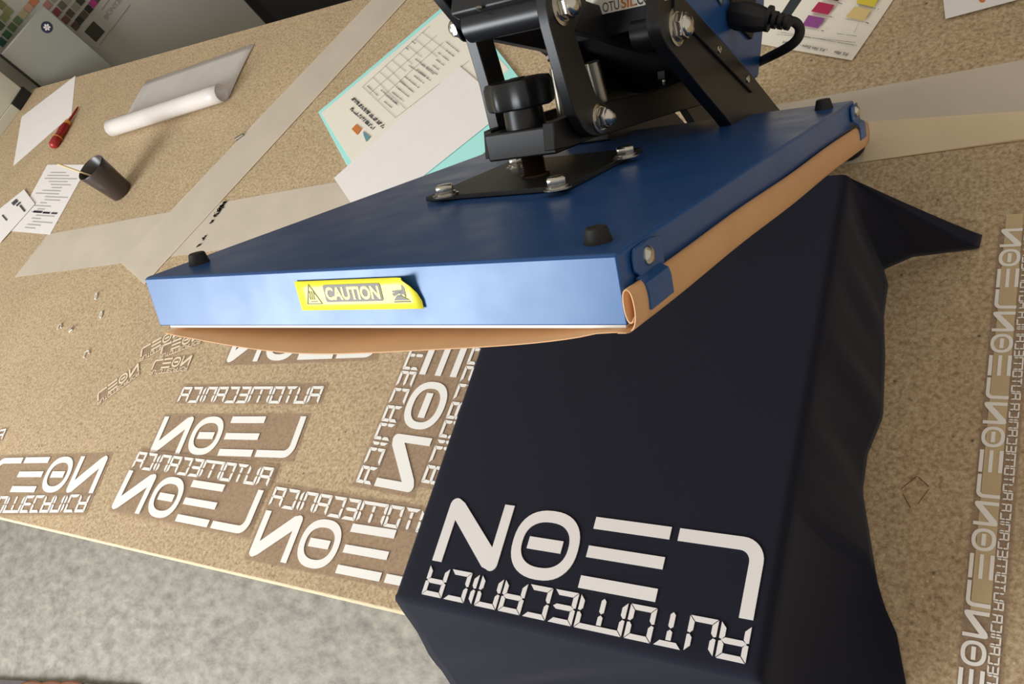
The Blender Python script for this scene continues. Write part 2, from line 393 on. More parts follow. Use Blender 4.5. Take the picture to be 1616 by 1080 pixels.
# fragment at the left edge
Tf0 = fit([(0, 103), (0, 73)], [(10.9, 676.7), (3, 695)], .0008)
e = empty('vinyl_transfer', tuple(Tf0(40, 88, 0)), 'single segment letter end of a transfer at the far left picture edge', 'sticker', 'cut vinyl logo transfers on the bench')
f = MB(); rect(f, Tf0, -4, 70, 200, 106, .0008); f.build('carrier_film', 'carrier', e, label='clear tacky carrier film')
lt = MB(); letters(lt, AUTO, Tf0, .0012, clip=lambda x: x < 190); lt.build('lettering', 'vinyl', e)
small = [([(0, 68), (335, 0), (0, 0)], [(220.8, 565.8), (289.3, 512.3), (224.8, 548.5)], 'small logo transfer partly overlapped, nearest the corner of the press', .0008),
         ([(0, 68), (335, 0), (0, 0)], [(252.3, 559.5), (320.8, 519.4), (257.8, 545.3)], 'small logo transfer lying over its neighbour, right of the small group', .0022),
         ([(0, 68), (335, 0), (0, 0), (0, 103)], [(239.7, 583.9), (305, 560.3), (245.2, 569.7), (234.2, 591)], 'small logo transfer lying lowest of the three close together', .0008),
         ([(0, 68), (335, 0), (0, 0)], [(153.9, 632.7), (219.3, 572.9), (154, 622.5)], 'small logo transfer apart from the others, steepest and farthest left', .0008)]
for Ll, Lp, lab, z in small:
    T = fit(Ll, Lp, z); e = empty('small_vinyl_transfer', tuple(T(170, 50, 0)), lab, 'sticker', 'small logo transfers left of the press')
    f = MB(); rect(f, T, -6, -6, 342, 108, z); f.build('carrier_film', 'carrier', e, label='clear tacky carrier film')
    lt = MB(); letters(lt, LEON+AUTO, T, z+.0004, .0003); lt.build('lettering', 'vinyl_small', e)
# long strip at right
k0 = [(1614.5, 360.6), (1578.3, 390.6)]
e = None
Tr = fit([(335, 68), (0, 68), (0, 0)], [(1613.9, 360.6), (1602.8, 489.2), (1570, 486.4)], .001)
strip = empty('vinyl_strip', tuple(Tr(-300, 40, 0)), 'long strip of repeated small logos on yellowed film at the right edge', 'sticker')
f = MB(); rect(f, Tr, -1700, -8, 352, 110, .0006); f.build('carrier_film', 'carrier', strip, label='clear tacky carrier film')
f = MB(); rect(f, Tr, -1060, 12, 400, 66, .0009); f.build('tape_backing', 'carrier_yellow', strip, label='yellowed band of film')
ends = [((1570, 486.4), (1602.8, 489.2)), ((1556.5, 629.8), (1590.2, 631.3)), ((1543, 782.4), (1578, 784)), ((1525, 953.4), (1562.3, 957.2))]
d0 = Tr(0, 0, 0)
pitch = (at(ends[3][0])-at(ends[0][0]))/3
for k in range(6):
    sh = pitch*k; Tk = (lambda sh: (lambda x, y, z: Tr(x, y, z)+np.array([sh[0], sh[1], 0])))(sh)
    lt = MB(); letters(lt, LEON+AUTO, Tk, .0013, .0003); lt.build('logo', 'vinyl', strip)

# ------------------------------------------------------------------ T-shirt over the lower platen
HP = .157
tilt = math.radians(39.4)
SX0, SX1, SY0, SY1 = -.6115, -.236, .1085, .600
sil = [(.1085, at((1441, 1120), .003)[0])]
for p in [(1430, 1080), (1415, 1000), (1397, 960), (1385, 920), (1360, 810), (1352, 760), (1360, 700), (1385, 640), (1397, 560), (1386, 500), (1383, 450)]:
    q = at(p, .003 if p[1] > 880 or p[1] < 640 else .03); sil.append((q[1], max(q[0], SX1+.012)))
q = at((1395, 425), .004); sil.append((q[1], q[0]))
q = at((1440, 405), .004); sil.append((q[1], q[0]))
q = at((1545, 392), .004); sil.append((q[1], q[0])); q = at((1550, 370), .004); sil.append((q[1], q[0]))
sil.sort()
ymax = sil[-1][0]
def xr(y): return float(np.interp(y, [s[0] for s in sil], [s[1] for s in sil]))
G = []; NY = 110
ys = np.concatenate([np.linspace(SY0+.006, .55, 70), np.linspace(.552, ymax, 46)])
def prof(y, ztop=HP, zbot=.003, drop=0.0):
    row = []
    y_t = min(y, SY1-.002)
    for z in np.linspace(.004, ztop-.01, 7): row.append((SX0-.003, y_t, z))
    for a in np.linspace(0, math.pi/2, 5): row.append((SX0-.003+.006*(1-math.cos(a)), y_t, ztop-.006+.006*math.sin(a)))
    for x in np.linspace(SX0+.012, SX1-.012, 40): row.append((x, y_t, ztop))
    R_ = .009; xe = xr(y)
    for a in np.linspace(0, math.pi/2*.85, 6): row.append((SX1-R_+R_*math.sin(a), y_t, ztop-R_+R_*math.cos(a)))
    x0, _, z0 = row[-1]
    sleeve = max(0, min(1, (y-.555)/.03))
    for t in np.linspace(0, 1, 18)[1:]:
        if xe-x0 < .035:
            x = x0+(xe-x0)*(t**.8); z = z0+(zbot-z0)*t
            x += .003*math.sin(y*62+1.0)*math.sin(t*math.pi)+.0015*math.sin(y*140)*t*(1-t)*4
        else:
            # falls, then lies out along the bench
            d = z0-zbot; L = (xe-x0); s = t*(d*.9+L)
            k = min(1, t/.52); kk = k*k*(3-2*k)
            x = x0+L*(t**(1.7-.7*sleeve)); z = z0-(d)*((1-(1-t)**(1.6-.55*sleeve)))
            z += .006*math.sin(t*math.pi)*math.sin(y*55)*(1-sleeve)
        row.append((x, y_t+(y-y_t)*t, z))
    return row
rows = [prof(y) for y in ys]
n = len(rows[0])
front = []
base = prof(SY0+.006)
pl_ = [plane_pt(p, (0, .097, 0), (0, 1, 0)) for p in [(627, 950), (655, 1010), (700, 1080)]]
for k in range(1, 27):
    t = k/26
    if k < 5:
        a = k/4*math.pi/2*.95; yy = SY0+.006-.0085*math.sin(a); dz = -.006*(1-math.cos(a))
    else:
        u = (k-4)/22; dz = -.006-u*.30; yy = SY0-.0025-.47*u*.30
    r = []
    for j, (x, y, z) in enumerate(base):
        f_ = (x-SX0)/(SX1-SX0)
        if j < 12: zz = HP+dz-.002*(12-j)/12; xx = SX0-.002+.001*j/12
        elif z > HP-.002 or x < SX1-.012: zz = z+dz; xx = x
        else:
            # right hand part of the drop : follows the flaring side
            zz = z+dz*(.35+.65*max(0, z/HP)); xx = x
        depth = max(0, -dz-.006)
        lx = .10*depth
        xx += (1-min(1, max(0, f_)))**2*lx
        wv = min(1, depth/.08)*(.25+.75*min(1, f_*3))
        yy2 = yy-wv*(.0060*math.sin(xx*26+depth*60)+.0050*math.sin(xx*52+depth*105+1))
        r.append((xx, yy2, zz))
    front.append(r)
rows = front[::-1]+rows
shirt = MB().grid(rows).build('t_shirt', 'navy', None, smooth=True, angle=180, solid=.0012, recalc=False)
tag(shirt, 'dark navy T-shirt stretched over the lower plate of the press, sleeve out to the right', 'clothing')
shirt['_w'] = tuple(shirt.location)
sf = (H-HP)/.74
Ts = lambda x, y, z: np.array([(-.255-x/1000)*sf, (.223-y/1000)*sf, z])
lt = MB(); letters(lt, LEON+AUTO, Ts, HP+.0002, .0008)
lt.build('printed_logo', 'print_white', shirt, label='large white logo with segment lettering')

# ------------------------------------------------------------------ heat press
Dv = np.array([0, math.cos(tilt), -math.sin(tilt)]); Nv = np.array([0, math.sin(tilt), math.cos(tilt)]); Xv = np.array([1.0, 0, 0])
FR = np.array([-.21746, .23796, H-.33584]); W_, D_ = .400, .4925
FL = FR-Xv*W_
def L3(x, d, n): return FL+Xv*x+Dv*d+Nv*n
press = empty('heat_press', (-.41, .45, 0), 'black and blue heat press with its upper plate raised over the shirt', 'machine')
def lbox(x0, x1, d0, d1, n0, n1): return MB().box(L3(x0, d0, n0), Xv*(x1-x0), Dv*(d1-d0), Nv*(n1-n0))
# upper plate cover: folded blue sheet, deeper lip in front than at the sides
cv = MB(); cv.box(L3(0, 0, -.024), Xv*W_, Dv*D_, Nv*.024)
cover = cv.build('upper_plate_cover', 'blue', press, bevel=.0022, seg=3)
fl = MB(); fl.box(L3(.0005, -.0002, -.0385), Xv*(W_-.001), Dv*.0022, Nv*.0375)
fl.build('front_lip', 'blue', press, bevel=.0008)
lbox(.006, W_-.006, .003, D_-.004, -.036, -.024).build('heating_block', 'black_soft', press)
lbox(.012, W_-.002, .0006, D_-.008, -.0402, -.036).build('insulation', 'insul', press, label='white insulation showing as a thin line')
# bumpers
for (x, d) in ((.025, .033), (W_-.024, .026), (.025, .458), (W_-.018, .458)):
    MB().lathe(L3(x, d, -.001), Nv, [(.0082, 0), (.0080, .0015), (.0062, .0090), (.0054, .0096)], 20).build('bumper', 'rubber', press, smooth=True)
# caution label
def Fp(x, n, off=.0012): return L3(x, -off, n)
lb = MB(); x0, x1, n0, n1 = .163, .267, -.0272, -.0072
rows_ = []
for i in range(14):
    t = i/13; x = x0+(x1-x0)*t; r = []
    for j in range(5):
        s = j/4; nn = n0+(n1-n0)*s; curl = max(0, t-.86)/.14*max(0, s-.3)/.7
        xx = x-.007*curl; r.append(Fp(xx, nn, .0014+.006*curl*curl))
    rows_.append(r)
lb.grid(rows_); label_o = lb.build('caution_label', 'label_yellow', press, smooth=True, solid=.0003, label='yellow warning sticker reading CAUTION, upper right corner peeling', recalc=False)
ic = MB()
def fpoly(pts, off=.0019, th=.0002): ic.prism([Fp(x, n, off) for x, n in pts], -Dv*th)
# word block with letters standing out in yellow
xa, xb, na, nb = .188, .2370, -.0217, -.0102
fpoly([(xa+.001, na), (xb-.001, na), (xb, na+.001), (xb, nb-.001), (xb-.001, nb), (xa+.001, nb), (xa, nb-.001), (xa, na+.001)])
# hot surface triangle (outline) and waves
def stroke2(pts, wd, closed=False):
    q = list(pts)+([pts[0]] if closed else [])
    for a_, b_ in zip(q, q[1:]):
        d_ = np.array(b_)-np.array(a_); l_ = np.linalg.norm(d_)+1e-9; p_ = np.array([-d_[1], d_[0]])/l_*wd/2
        fpoly([tuple(np.array(a_)-p_), tuple(np.array(b_)-p_), tuple(np.array(b_)+p_), tuple(np.array(a_)+p_)])
stroke2([(.1700, -.0228), (.1835, -.0228), (.1755, -.0094)], .0005, True)
for k in range(3):
    xx = .1742+k*.0018; stroke2([(xx, -.0200), (xx-.0006, -.0180), (xx+.0006, -.0160), (xx, -.0140)], .00045)
stroke2([(.1735, -.0212), (.1795, -.0212)], .0005)
# hand over hot surface
fpoly([(.2500, -.0195), (.2535, -.0150), (.2545, -.0100), (.2552, -.0098), (.2566, -.0128), (.2558, -.0165), (.2556, -.0200), (.2540, -.0175)])
fpoly([(.2455, -.0155), (.2535, -.0148), (.2530, -.0165), (.2460, -.0165)])
fpoly([(.2450, -.0172), (.2520, -.0160), (.2515, -.0172), (.2465, -.0190)])
fpoly([(.2455, -.0215), (.2485, -.0185), (.2520, -.0185), (.2580, -.0215)])
fpoly([(.2450, -.0229), (.2585, -.0229), (.2580, -.0221), (.2455, -.0221)])
ic.build('symbols', 'label_grey', label_o, label='grey heat triangle, word block and hand symbol')
tx = MB(); add_text(tx, 'CAUTION', Fp(xa+.0013, -.0198, .0023), Xv, Nv, .0112, w=.0462, offset=.035)
tx.build('word_caution', 'label_yellow', label_o, label='word CAUTION')
# protective sheet under the plate
def sag(x):
    t = x/W_; s = math.sin(min(1, max(0, t/.96))*math.pi)
    return .0135*(max(0, s)**.75)*(1-.1*math.cos(t*9))
G = []
for i in range(41):
    x = .010+(W_-.008)*i/40
    r = []
    for j in range(12):
        d = -.004+j/11*(D_-.004); fr = max(0, 1-j/5)
        r.append(L3(x, d-.004*fr*sag(x)/.0135, -.0412-sag(x)*(.35+.65*fr)))
    G.append(r)
MB().grid(G).build('protective_sheet', 'teflon', press, smooth=True, angle=180, solid=.0007, recalc=False, label='tan non-stick sheet sagging under the plate')
# rolled edge of the sheet on the right side
pf = [(-.012, -.0408), (.0005, -.0408), (.0038, -.0390), (.0058, -.0345), (.0064, -.0280), (.0060, -.0215), (.0048, -.0182), (.0030, -.0176), (.0014, -.0200), (.0010, -.0260), (.0013, -.0320), (.0026, -.0358), (.0042, -.0350), (.0050, -.0310)]
G = [[L3(W_+a_, -.003+(D_+.022)*k/16, b_-.0006-.0006*math.sin(k*.9)-.005*k/16) for a_, b_ in pf] for k in range(17)]
MB().grid(G).build('rolled_sheet_edge', 'teflon', press, smooth=True, angle=180, solid=.0008, recalc=False, subsurf=1)
for d in (.029, .487):
    c_ = MB()
    o1 = [(d-.0135, -.0020), (d-.0165, -.006), (d-.0165, -.0135), (d-.012, -.0175), (d+.019, -.0205), (d+.019, -.004), (d+.004, -.0012)] if d < .1 else \
         [(d-.013, -.0035), (d-.0155, -.008), (d-.014, -.0155), (d-.009, -.0185), (d+.013, -.0185), (d+.006, -.0025)]
    c_.prism([L3(W_+.0008, a_, b_) for a_, b_ in o1], Xv*.0018)
    e0, e1 = o1[3], o1[4]
    cl = c_.build('clip', 'blue', press, bevel=.0006)
    c_ = MB()
    sp = [(.0006, -.0168), (.0020, -.0180), (.0056, -.0200), (.0066, -.0240), (.0066, -.0345)]
    Gc = [[L3(W_+.0016+a_, dd, b_) for a_, b_ in sp] for dd in (e0[0]-.004, e1[0]-.006)]
    c_.grid(Gc).build('clip_tongue', 'blue', cl, solid=.0014, recalc=False)
    sc_ = MB().lathe(L3(W_+.0024, d, -.0095), Xv, [(.0054, 0), (.0052, .0012), (.0036, .0028), (.001, .0034)], 20).build('screw', 'steel', cl, smooth=True)
# mounting plate and bolts
MB().prism([L3(.125, .193, .0005), L3(.270, .181, .0005), L3(.262, .329, .0005), L3(.114, .342, .0005)], Nv*.004).build('mounting_plate', 'black', press, bevel=.0006)
def bolt(P0, ax, parent, r=.0078, hh=.0062, mt='steel', dome=0):
    w_ = MB().lathe(P0, ax, [(r*1.45, 0), (r*1.45, .0012), (r*1.2, .0018)], 24); w_.lathe(np.array(P0)+nrm(np.array(ax))*.0018, ax, [(r*1.15, 0), (r*1.15, .0012)], 24)
    b_ = MB(); a_ = nrm(np.array(ax)); s0 = np.array(P0)+a_*.003
    b_.lathe(s0, ax, [(r*1.02, 0), (r*1.06, .0008), (r*1.06, hh-.0012), (r*.88, hh)], 6)
    if dome: b_.lathe(s0+a_*hh*.9, ax, [(r*.86, 0), (r*.84, dome*.4), (r*.6, dome*.8), (r*.2, dome)], 20)
    o = b_.build('bolt', mt, parent, bevel=.0004); w_.build('washer', mt, o, smooth=True)
for p in ((704, 309), (818, 264), (880, 298), (988, 248)):
    q = plane_pt(p, FR+Nv*.0045, Nv); bolt(q, Nv, press, .0075, .0062)
# spindle, collar, knob, crossbar
sd, sx = .242, .205
th = MB(); prof_ = []
for k in range(0, 28): prof_ += [(.0098 if k % 2 else .0086, .004+k*.0009)]
th.lathe(L3(sx, sd, 0), Nv, [(.012, .004), (.012, .006)]+prof_[3:]+[(.0098, .062)], 24).build('spindle', 'dark_steel', press, smooth=True)
xa_ = (plane_pt((766, 228), L3(0, .222, 0), Dv)-FL)[0]; xb_ = (plane_pt((874, 213), L3(0, .222, 0), Dv)-FL)[0]
lbox(xa_, xb_, .222, .264, .0225, .0445).build('crossbar', 'black', press, bevel=.0015)
MB().lathe(L3(sx, sd, .044), Nv, [(.0165, 0), (.0165, .004), (.0160, .017)], 30).build('knob_collar', 'plastic_black', press, smooth=True)
MB().lathe(L3(sx, sd, .0600), Nv, [(.0235, 0), (.0262, .0014), (.0270, .005), (.0270, .018), (.0252, .0220), (.018, .0232), (.006, .0220)], 84, 7, .075, ph=.3).build('pressure_knob', 'plastic_black', press, smooth=True, label='black lobed pressure knob')
MB().lathe(L3(sx, sd, .0815), Nv, [(.006, 0), (.006, .0025)], 20).build('knob_cap', 'plastic_black', press, smooth=True)
# side plates of the linkage
def plate(name, x, pts, th=.008, m='black', bevel=.0008, parent=press, label=None):
    return MB().prism([atx(p, x) for p in pts], (-th, 0, 0)).build(name, m, parent, bevel=bevel, label=label)
XRL, XLL = -.357, -.449
def circ(c, r, a0, a1, n=8): return [(c[0]+r*math.cos(math.radians(a0+(a1-a0)*k/n)), c[1]+r*math.sin(math.radians(a0+(a1-a0)*k/n))) for k in range(n+1)]
plate('link_plate', XRL, [(862, -30), (862, 8), (868, 40), (889, 116), (907, 178)]+circ((943, 188), 27, 165, 10, 8)+[(963, 170), (941, 150), (924, 103), (907, 49), (925, 10), (925, -30)], .009)
plate('link_plate', XLL, [(741, 30), (760, 30), (778, 60), (797, 125), (818, 205), (790, 212), (772, 135)], .010)
plate('swing_arm', -.369, [(873, 193), (908, 179), (958, 161), (1025, 145), (1120, 112), (1150, 140), (1130, 160), (1068, 177), (980, 205), (940, 217), (903, 231), (876, 237)], .010)
plate('swing_arm', -.449, [(775, 206), (800, 195), (900, 165), (1050, 118), (1060, 150), (950, 190), (800, 245), (778, 250)], .008)
plate('lever_plate', -.368, [(870, -40), (900, -8), (925, 1), (972, 17), (1016, 30), (1062, 32), (1075, 60), (1060, 90), (1007, 78), (959, 62), (907, 49), (872, 30)], .009)
plate('lever_plate', -.452, [(690, -22), (698, -2), (736, 44), (777, 61), (880, 82), (985, 104), (1000, 60), (860, 20), (800, -40)], .009)
# cross tube and yoke
ct = atx((885, 8), XRL)
MB().cyl((-.440, ct[1]-.002, ct[2]+.001), (-.366, ct[1]-.002, ct[2]+.001), .0125, 32).build('cross_tube', 'plastic_black', press, smooth=True)
MB().prism([atx(p, -.368) for p in [(845, -60), (905, -40), (905, 0), (870, 12), (842, -8)]], (-.078, 0, 0)).build('yoke', 'black', press, bevel=.002)
q = atx((835, 24), -.40)
ya_, yb_ = atx((870, 12), -.368), atx((842, -8), -.368); yn_ = nrm(np.cross(Xv, yb_-ya_)); yn_ = yn_ if yn_@(C0-ya_) > 0 else -yn_
MB().lathe(plane_pt((757, 12), ya_, yn_), yn_, [(.003, 0), (.0028, .0015), (.001, .0025)], 14).build('screw', 'steel_dull', press, smooth=True)
bolt(atx((945, 187), XRL), Xv, press, .0082, .006, 'steel', .006)
bolt(atx((885, 10), XRL), Xv, press, .0098, .007, 'steel', .006)
q = atx((733, 41), XLL-.012); bolt(q, -Xv, press, .0088, .006, 'steel', .006)
# small screw standing out of the link
q = atx((880, 84), XRL-.005); MB().cyl(q, q+np.array([-.008, -.004, 0]), .0026, 14).build('screw', 'steel', press, smooth=True)
# bright return springs / gas strut rods
for (pa, pb, x, r) in (((876, 108), (890, 184), -.410, .0052), ((897, 104), (905, 182), -.400, .0050), ((934, 98), (953, 178), -.383, .0066)):
    A_, B_ = atx(pa, x), atx(pb, x)
    MB().cyl(A_, B_, r, 24).build('strut_rod', 'steel_dull', press, smooth=True, label='bright metal rod behind the link plate')
q = atx((1048, 120), -.40); up = nrm(atx((1046, 90), -.40)-atx((1050, 140), -.40))
MB().lathe(q-up*.011, up, [(.002, 0), (.004, .003), (.004, .007)], 12).build('fitting_tip', 'steel', press, smooth=True)
MB().lathe(q-up*.004, up, [(.0075, 0), (.008, .001), (.008, .009), (.0045, .010), (.0045, .014), (.009, .0145), (.009, .017), (.004, .0175)], 6).build('fitting', 'black', press, bevel=.0004, label='dark hexagonal cable fitting')
# rear stand
XS = -.312
plate('stand_plate', XS, [(1041, -40), (1040, 31), (1045, 55), (1055, 75), (1110, 144), (1144, 184), (1180, 232), (1280, 232), (1229, 171), (1190, 122), (1130, 55), (1077, -5), (1077, -40)], .012, label='sloping black side plate with bolts')
plate('stand_flange', XS+.0028, [(1066, -40), (1066, 20), (1188, 146), (1202, 138), (1192, 124), (1130, 54), (1078, -5), (1078, -40)], .003)
plate('stand_base', -.440, [(960, 150), (1062, 150), (1066, 178), (1083, 196), (1060, 215), (980, 240), (960, 220)], .05)
plate('stand_plate', -.450, [(900, 30), (985, 40), (1062, 40), (1107, 143), (1136, 196), (1098, 196), (1083, 172), (1062, 168), (950, 178), (922, 110)], .010)
plate('control_box', XS+.0015, [(1073, -60), (1073, -5), (1132, 58), (1190, 125), (1197, 122), (1201, 90), (1205, 46), (1207, 0), (1208, -60)], .010, 'blue', .002, label='blue control box between the side plates')
plate('control_box_housing', XS-.009, [(1073, -60), (1073, -5), (1132, 58), (1185, 118), (1193, 118), (1199, 90), (1203, 46), (1205, 0), (1206, -60)], .170, 'black_soft', .002)
bolt(atx((1066, 43), XS), Xv, press, .0105, .007, 'steel', .006)
for p in ((1082, 25), (1135, 78), (1180, 125)):
    MB().lathe(atx(p, XS+.003), Xv, [(.0036, 0), (.0034, .001), (.0015, .0018)], 16).build('screw', 'steel', press, smooth=True)
# inner shaft behind the pivot
A_ = atx((1066, 43), XS); MB().cyl(A_-Xv*.035, A_, .014, 28).build('pivot_shaft', 'black', press, smooth=True)
# maker plate seen above the lever
mp0 = plane_pt((972, 17), (0, .56, 0), (0, 1, 0)); upv = nrm(np.array([0, .35, .94]))
nv = np.cross(Xv, upv); 
def onm(p, off=0): return plane_pt(p, mp0-nv*off*-1, nv)
Am = onm((975, 17)); Bm = onm((1056, -1))
lx_ = (Bm-Am)[0]
MB().box(Am-Xv*.05-upv*.02+nv*-.012, Xv*(XS-.016-Am[0]+.05), upv*.13, nv*.010).build('cover_panel', 'black', press, bevel=.001)
pm = MB().box(Am-Xv*.045, Xv*(lx_+.045), upv*.085, nv*.0006).build('maker_plate', 'paper_warm', press, label='cream maker sticker with slanted lettering')
tm = MB(); tO = Am+nv*.0009-Xv*.012+upv*.0016
add_text(tm, 'OTU', tO, Xv, upv, .011, w=.016, offset=.0, shear=.3); tm.build('lettering', 'ink', pm)
tm = MB(); add_text(tm, 'SIL', tO+Xv*.0163, Xv, upv, .011, w=.013, offset=.02, shear=.3); tm.build('lettering', 'orange_ink', pm)
tm = MB(); add_text(tm, '.COM', tO+Xv*.0292, Xv, upv, .011, w=.020, offset=.02, shear=.3); tm.build('lettering', 'ink', pm)
# warning triangle on the control box
def onb(p, off=.0024): return atx(p, XS+off)
MB().prism([onb(p) for p in [(1128, -8), (1139, 10), (1143, -8)]], (.0004, 0, 0)).build('warning_triangle', 'ink', press)
MB().prism([onb(p, .0028) for p in [(1131, -8), (1138, 6), (1140.5, -8)]], (.0003, 0, 0)).build('warning_triangle', 'teal_ink', press)
# socket
plate('power_socket', XS+.0045, [(1155, -30), (1157, 30), (1187, 62), (1191, 50), (1195, -30)], .004, 'black_soft')
# lower plate, base, feet
MB().abox(SX0, SX1-.012, SY0+.004, SY1-.016, .112, HP-.002).build('lower_plate', 'black', press, bevel=.003)
for x in (SX0+.08, SX1-.10):
    MB().abox(x-.02, x+.02, .17, .70, .018, .112).build('base_rail', 'black', press, bevel=.002)
MB().abox(-.575, -.325, .700, .760, .016, .060).build('base_beam', 'black', press, bevel=.002)
fr = at((1340, 262), 0)
for (x, y) in ((fr[0]-.003, .764), (-.57, .742), (-.29, .19), (-.56, .19)):
    MB().lathe((x, y, .0011), (0, 0, 1), [(.018, 0), (.020, .004), (.020, .017)], 20).build('rubber_foot', 'rubber', press, smooth=True)
MB().abox(-.345, fr[0]+.014, .750, .785, .016, .050).build('base_corner', 'black_soft', press, bevel=.003)

# power cable
cable = empty('power_cable', tuple(atx((1240, 45), -.25)*np.array([1, 1, 0])), 'black power cord plugged into the blue control box, looping down behind', 'cable')
P0 = atx((1170, 28), XS+.004); P1 = plane_pt((1216, 27), P0+np.array([.03, 0, 0]), (1, 0, 0)); 
def dp(p, x): return atx(p, x)
plug = MB(); plug.tube([dp((1160, 24), -.308), dp((1168, 25), -.300), dp((1192, 29), -.285), dp((1207, 31), -.277), dp((1213, 31), -.274)], [.012, .0135, .0128, .0105, .007], 8)
plug.build('plug', 'black_soft', cable, bevel=.0008)
sr = MB()
for k in range(4):
    t = k/3; p = (1210+t*30, 29+t*6); x = -.276+.020*t
    sr.tube([dp(p, x), dp((p[0]+6.5, p[1]+1.2), x+.0035)], (.0115 if k == 0 else .0082-t*.0016), 12)
sr.tube([dp((1212, 30), -.276), dp((1246, 35), -.252)], .0042, 12)
sr.build('strain_relief', 'black_soft', cable, smooth=True)
cpx = [(1240, 34), (1250, 33), (1258, 37), (1263, 46), (1261, 58), (1252, 69), (1236, 79), (1218, 88), (1200, 97), (1170, 112)]
cxs = [-.256, -.252, -.249, -.248, -.250, -.256, -.268, -.285, -.320, -.40]
cp = [dp(p, x) for p, x in zip(cpx, cxs)]
def smoothp(P, it=2):
    for _ in range(it):
        Q = [P[0]]
        for a_, b_ in zip(P, P[1:]): Q += [a_*.75+b_*.25, a_*.25+b_*.75]
        P = Q+[P[-1]]
    return P
MB().tube(smoothp(cp), .0044, 12).build('cord', 'black_soft', cable, smooth=True)
st = MB(); A_ = [atx(p, -.262) for p in [(1236, 22), (1246, 30), (1270, -12), (1254, -12)]]
sto = st.prism([plane_pt(p, atx((1240, 26), -.262), nrm(RW@np.array([0, 0, 1.]))) for p in [(1234, 20), (1246, 28), (1275, -14), (1256, -14)]], nrm(RW@np.array([0, 0, 1.]))*.003)
sto = st.build('cable_tie_strap', 'strap', cable)

# ------------------------------------------------------------------ films, papers
def flat(name, pts, z, th, m, label, cat, group=None, parent=None):
    o = MB().prism([at(p, z) for p in pts], (0, 0, th)).build(name, m, parent)
    if parent is None: tag(o, label, cat, group)
    return o
def wpoly(pts, z): return [np.array([x, y, z]) for x, y in pts]
a1, a2 = at((86, 368)), at((420, 307)); b1, b2 = at((23, 438)), at((273, 404.5))
ra, rb = at((1226, 166)), at((1616, 94.6)); rc, rd = at((1361, 256.6)), at((1616, 220))
kx = .25
def ext(p, q, x): return p+(q-p)*((x-p[0])/(q[0]-p[0]))
strip_f = MB().prism([(*at((76, 370))[:2], .0003), (*at((420, 307))[:2], .0003), (*ra[:2], .0003), (*ext(ra, rb, kx)[:2], .0003), (*ext(rc, rd, kx)[:2], .0003), (*rc[:2], .0003), (*at((192, 416))[:2], .0003), (*b1[:2], .0003)], (0, 0, .0003)).build('plastic_strip', 'film')
tag(strip_f, 'long frosted plastic strip lying lengthwise, passing behind the press', 'plastic sheet')
s2a, s2b = at((1371, 193)), at((1616, 176))
o = MB().prism([(*s2a[:2], .0009), (*ext(s2a, s2b, kx)[:2], .0009), (*ext(rc, rd, kx)[:2], .0009), (*rc[:2], .0009)], (0, 0, .0003)).build('plastic_strip', 'film_bright')
tag(o, 'yellowish glossy plastic strip laid on the frosted one, right of the press', 'plastic sheet')
w1, w2 = at((642, 0)), at((588, 0)); e1, e2 = at((390, 280)), at((380, 226))
def exty(p, q, y): return p+(q-p)*((y-p[1])/(q[1]-p[1]))
q1 = exty(at((228.7, 450)), w1, YB-.0); q2 = exty(at((192, 416)), w2, YB)
o = MB().prism([(*at((228.7, 450))[:2], .0013), (*q1[:2], .0013), (*q2[:2], .0013), (*at((192, 416))[:2], .0013)], (0, 0, .0004)).build('plastic_strip', 'film')
tag(o, 'frosted plastic strip lying slantwise from the press corner to the back edge', 'plastic sheet')
def edge_highlight(P_, Q_, z, parent):  # slim pale strip laid on as the bright highlight of the film's edge
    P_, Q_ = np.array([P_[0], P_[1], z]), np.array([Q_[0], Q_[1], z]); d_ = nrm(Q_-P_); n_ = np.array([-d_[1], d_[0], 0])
    MB().prism([P_, Q_, Q_+n_*.0022, P_+n_*.0022], (0, 0, .0004)).build('edge_highlight', 'film_highlight', parent, label='pale strip painting the highlight along the cut edge')
edge_highlight(at((228.7, 450)), q1, .0017, o)
o['_w'] = tuple(o.location)
# smudges on the strip
sm = MB()
random.seed(11)
for (pa, pb, n_, wd) in (((337, 343), (357, 317), 60, 3.2), ((332, 352), (336, 347), 6, 1.2), ((319, 380), (324, 372), 8, 1.5), ((310, 390), (318, 384), 7, 1.6)):
    for k in range(n_):
        t = random.random(); p = (pa[0]+(pb[0]-pa[0])*t+random.gauss(0, wd*.4), pa[1]+(pb[1]-pa[1])*t+random.gauss(0, wd*.4))
        c_ = at(p, .0018); r_ = .0011+random.random()*.0015
        sm.prism([c_+np.array([r_*math.cos(a_+.4)*1.5, r_*math.sin(a_+.4), 0])*random.uniform(.6, 1.2) for a_ in np.linspace(0, 5.6, 7)], (0, 0, .0002))
o = sm.build('smudge', 'smudge', strip_f, label='black ink smudges')
